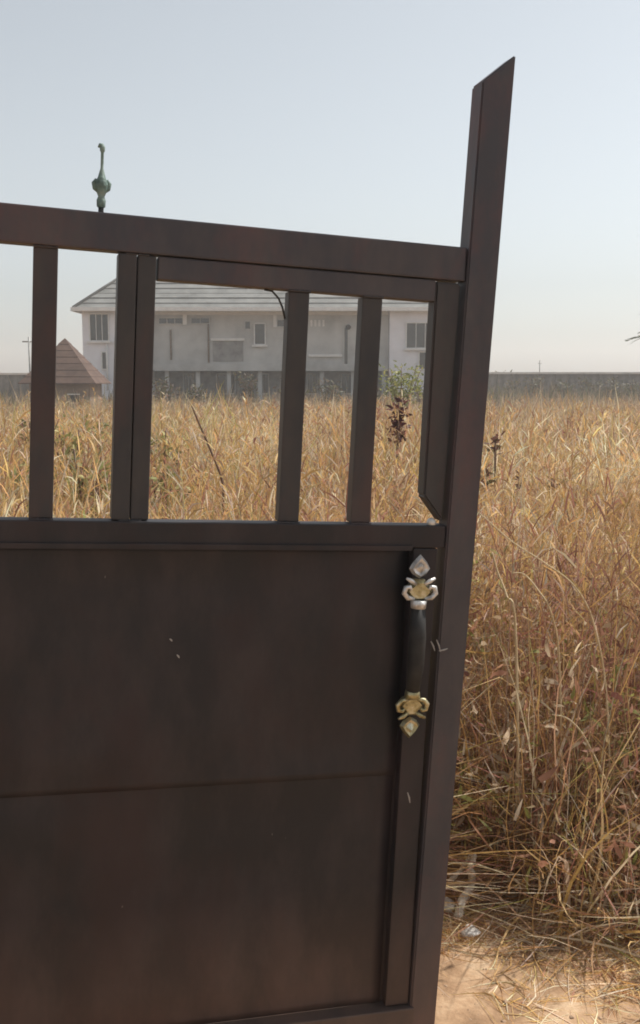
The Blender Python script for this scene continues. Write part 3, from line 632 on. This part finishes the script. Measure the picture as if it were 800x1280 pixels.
OLIVE = [(.26, .26, .09), (.34, .30, .12), (.20, .20, .075)]
def plant_at(name, px, py_top, Yd, **k):
    a = at(px, py_top, Yd); zb = float(ground_z(a.x, Yd)); return leaf_plant(name, (a.x, Yd, zb), a.z - zb, **k)
plant_at('bush', 502, 450, 34, spread=.85, nst=9, nleaf=1100, lsize=.14, cols=GREEN, label='yellow green leafy bush in front of the house beside the gate bars', cat='bush', lowbare=.08)
plant_at('weed', 496, 484, 9, spread=.15, nst=2, nleaf=120, lsize=.06, cols=[(.10, .035, .035), (.14, .05, .045), (.07, .03, .03)], label='dark reddish leafy weed below the yellow green bush', cat='weed', lowbare=.84, lean=.06)
gd = 'dark dried seed heads standing in the dry grass'
for px, py, Yd, sp in ((622, 520, 7.5, .10), (607, 548, 6.5, .08), (690, 556, 6.4, .07), (652, 540, 7.2, .06)):
    plant_at('dark_weed', px, py, Yd, spread=sp, nst=1, nleaf=26, lsize=.05, cols=DARK, label='thin dark weed with dried seed head rising above dry grass right of post', cat='weed', group=gd, lowbare=.88, lean=.05)
gg = 'green weeds among the dry grass seen left of the gate mullion'
for px, py, Yd, sp in ((120, 506, 12, .35), (88, 512, 10, .3), (40, 505, 13, .4), (112, 545, 7, .22), (38, 560, 7, .25), (200, 520, 10, .25), (208, 560, 7.5, .2)):
    plant_at('green_weed', px, py, Yd, spread=sp, nst=6, nleaf=260, lsize=.075, cols=OLIVE, label='olive green leafy weed among dry grass behind the gate bars', cat='weed', group=gg, lowbare=.3)
gs = 'scrubby shrubs in front of the house'
for px, py, Yd, sp in ((205, 470, 50, .8), (245, 474, 52, 1.0), (312, 466, 55, .7), (358, 472, 50, .8), (410, 473, 52, .9), (455, 474, 48, .8), (528, 478, 46, .8)):
    plant_at('shrub', px, py, Yd, spread=sp, nst=5, nleaf=300, lsize=.22, cols=[(.07, .075, .035), (.11, .10, .05), (.10, .07, .05)], label='scrubby grey green shrub at the foot of the grey house', cat='shrub', group=gs, lowbare=.15)
gw = 'shrubs along the concrete wall'
for px, py, Yd, sp in ((616, 459, 78, 1.2), (640, 474, 70, .9), (668, 471, 71, .7), (705, 476, 68, 1.0), (737, 470, 70, .8), (765, 474, 69, 1.0), (790, 473, 70, 1.), (628, 462, 79, .9)):
    plant_at('wall_shrub', px, py, Yd, spread=sp, nst=4, nleaf=260, lsize=.26, cols=[(.09, .09, .045), (.14, .12, .06), (.13, .10, .07)], label='dull olive shrub growing along the concrete boundary wall', cat='shrub', group=gw, lowbare=.2)
# palm whose nearest frond tips show at the frame's edge
pp = at(842, 430, 62); pzb = float(ground_z(pp.x, 62)); palm = empty('palm_tree', (pp.x, 62, pzb)); tag(palm, 'palm tree with dark green fronds beyond the concrete wall side of field', 'tree')
Hh = pp.z - pzb
bm = bmesh.new(); tube(bm, [(.25 * math.sin(2 * t), .1 * t, Hh * t) for t in np.linspace(0, 1, 9)], [.24 - .09 * t for t in np.linspace(0, 1, 9)], 10); obj('trunk', bm, M['bark'], palm, True)
topx = .25 * math.sin(2)
for i in range(15):
    a = i * 2.399 + .4; el = rng.uniform(.15, 1.35); Lf = rng.uniform(3.0, 3.7); pts = []; p = np.array([topx, .1, Hh - .05]); n = 9
    for j in range(n):
        pts.append(p.copy()); th_ = el + 1.25 * (j / n) ** 1.3; p = p + Lf / n * np.array([math.sin(th_) * math.cos(a), math.sin(th_) * math.sin(a), math.cos(th_)])
    pts = np.array(pts); fr = rng.uniform(.12, 1, 46) * (n - 1.001); i0 = fr.astype(int); q = (fr - i0)[:, None]; b_ = pts[i0] * (1 - q) + pts[i0 + 1] * q
    sg = np.where(np.arange(46) % 2 == 0, 1, -1)
    v, f, c, _ = ribbons(b_, a + sg * rng.uniform(.7, 1.2, 46), rng.uniform(1.3, 1.75, 46), rng.uniform(.2, .7, 46), .62 * (1 - .5 * (fr / n) ** 2) * rng.uniform(.8, 1.1, 46), np.full(46, .055), np.array([[.055, .075, .03]]) * rng.uniform(.7, 1.4, 46)[:, None], 4)
    rib = ribbons(pts[:1], np.array([a]), np.array([el]), np.array([1.25]), np.array([Lf * .95]), np.array([.06]), np.array([[.12, .12, .05]]), 9)
    blade_mesh('frond', [(v, f, c), rib[:3]], M['leaf'], palm)

# ------------------------------------------------------------------ ground bits by the post: roots and stones
def ground_at(px, py):
    r = ray(px, py); t = -EYE / r.z; return Vector((r.x * t, r.y * t, 0))
def twig(name, pix, r, label, group=None, m=M['root'], cat='root'):
    pts = []
    for px, py, h in pix:
        # a point h above the soil that shows at this pixel
        rr = ray(px, py); t = -(EYE - h) / rr.z; pts.append(Vector((rr.x * t, rr.y * t, h)))
    b = pts[0].copy(); b.z = 0; n = len(pts)
    fine = []
    fine = [p + Vector(rng.normal(0, .0016, 3)) for p in smooth(pts)]; q = len(fine)
    bm = bmesh.new(); tube(bm, [p - b for p in fine], [r * (1 - .45 * i / (q - 1)) * rng.uniform(.85, 1.15) for i in range(q)], 8)
    o = obj(name, bm, m, None, True); o.location = b; return tag(o, label, cat, group)
twig('dry_root', [(572, 1148, .006), (577, 1128, .03), (590, 1103, .07), (588, 1085, .12), (594, 1070, .15)], .015, 'thick bleached root bent upward at the foot of the post')
twig('dry_root', [(552, 1112, .02), (566, 1098, .06), (580, 1082, .10), (590, 1066, .14)], .009, 'thin pale root slanting towards the thick bent root')
gt = 'pale dead twigs beside the gate post'
for pix in ([(566, 1060, .02), (574, 1000, .15), (578, 950, .26), (582, 905, .38)], [(580, 1070, .02), (572, 1010, .12), (575, 960, .22), (570, 915, .33)], [(590, 1060, .02), (585, 1000, .16), (574, 955, .25), (588, 890, .42)], [(575, 1050, .02), (586, 985, .18), (592, 930, .3), (586, 880, .42)]):
    twig('dead_twig', pix, .0042, 'pale grey dead twig standing close beside the gate post', gt, cat='twig')
twig('fallen_twig', [(676, 1166, .012), (690, 1152, .02), (704, 1138, .03)], .004, 'short straight pale twig lying at the edge of the straw', cat='twig', m=M['straw'])
twig('fallen_twig', [(610, 1025, .20), (630, 1027, .20), (648, 1031, .19)], .006, 'pale cut stalk lying on top of the straw mat', cat='twig', m=M['straw'])
def stone(px, py, r, label, group=None, m=M['stone'], flat=.65):
    p = ground_at(px, py); bm = bmesh.new(); bmesh.ops.create_icosphere(bm, subdivisions=3, radius=r); s1, s2 = rng.uniform(0, 9, 2)
    for v in bm.verts:
        c = v.co / r; k = 1 + .16 * math.sin(3 * c.x + s1) * math.cos(2.6 * c.y + s2) + .09 * math.sin(6 * c.z + 4 * c.x + s2) + .05 * math.sin(11 * c.y + s1)
        v.co = Vector((v.co.x * k * 1.15, v.co.y * k, v.co.z * k * flat))
    o = obj('stone', bm, m, None, True); o.location = (p.x, p.y, r * flat * .6 + float(soil_bump(np.array([p.x]), np.array([p.y]))[0])); o.rotation_euler = (rng.uniform(-.2, .2), rng.uniform(-.2, .2), rng.uniform(0, 6.28)); return tag(o, label, 'stone', group)
stone(559, 1136, .027, 'whitish angular stone under the dark overhang beside the post')
stone(588, 1170, .024, 'pale rounded stone on the soil below the bent root')
M['clod'] = mat('soil_clod', (.42, .27, .17), .95); noisy(M['clod'], [(.28, .18, .115), (.44, .31, .21)], 25, bump=.5)
for i in range(40):
    px, py = rng.uniform(548, 800), rng.uniform(1195, 1300)
    stone(px, py, rng.choice([.003, .004, .005, .006]), 'small clod of orange soil on the bare ground beside the gate post', 'small soil clods on the bare ground', M['clod'])

# grit and crumbs of soil too many to count
N = 9000; gxp = rng.uniform(-1.5, 2.2, N); gyp = rng.uniform(2.0, 3.3, N); gr_ = .0012 + rng.random(N) ** 4 * .0055
gzp = soil_bump(gxp, gyp) + gr_ * .3; cen = np.stack([gxp, gyp, gzp], -1)
oct_ = np.array([[1, 0, 0], [-1, 0, 0], [0, 1, 0], [0, -1, 0], [0, 0, .7], [0, 0, -.7]], float)
ga = rng.uniform(0, 6.283, N); rot = np.stack([np.stack([np.cos(ga), -np.sin(ga)], -1), np.stack([np.sin(ga), np.cos(ga)], -1)], 1)
gv = oct_[None] * rng.uniform(.6, 1.3, (N, 6, 1)) * gr_[:, None, None]; gv[..., :2] = np.einsum('nij,nkj->nki', rot, gv[..., :2]); gv += cen[:, None]
tri = np.array([[0, 2, 4], [2, 1, 4], [1, 3, 4], [3, 0, 4], [2, 0, 5], [1, 2, 5], [3, 1, 5], [0, 3, 5]])
gf = (tri[None] + (np.arange(N) * 6)[:, None, None]).reshape(-1, 3)
me = bpy.data.meshes.new('soil_grit'); me.from_pydata(gv.reshape(-1, 3).tolist(), [], gf.tolist()); me.materials.append(M['clod'])
o = bpy.data.objects.new('soil_grit', me); C.objects.link(o); tag(o, 'fine grit and crumbs scattered over the bare sandy soil', 'grit', kind='stuff')

# ------------------------------------------------------------------ the dusty air
bm = bmesh.new(); box(bm, -402, 402, -400, 406, -2.0, 13.2)
hm_ = bpy.data.materials.new('dusty_air'); hm_.use_nodes = True; t = hm_.node_tree; t.nodes.clear()
oo = t.nodes.new('ShaderNodeOutputMaterial'); pv = t.nodes.new('ShaderNodeVolumePrincipled'); pv.inputs['Color'].default_value = (.90, .92, .94, 1)
pv.inputs['Density'].default_value = .0018; pv.inputs['Anisotropy'].default_value = .3; t.links.new(pv.outputs[0], oo.inputs['Volume'])
hz_o = obj('haze', bm, hm_); tag(hz_o, 'pale dusty air over the whole field', 'haze', kind='stuff')
print('grass tris', NT)
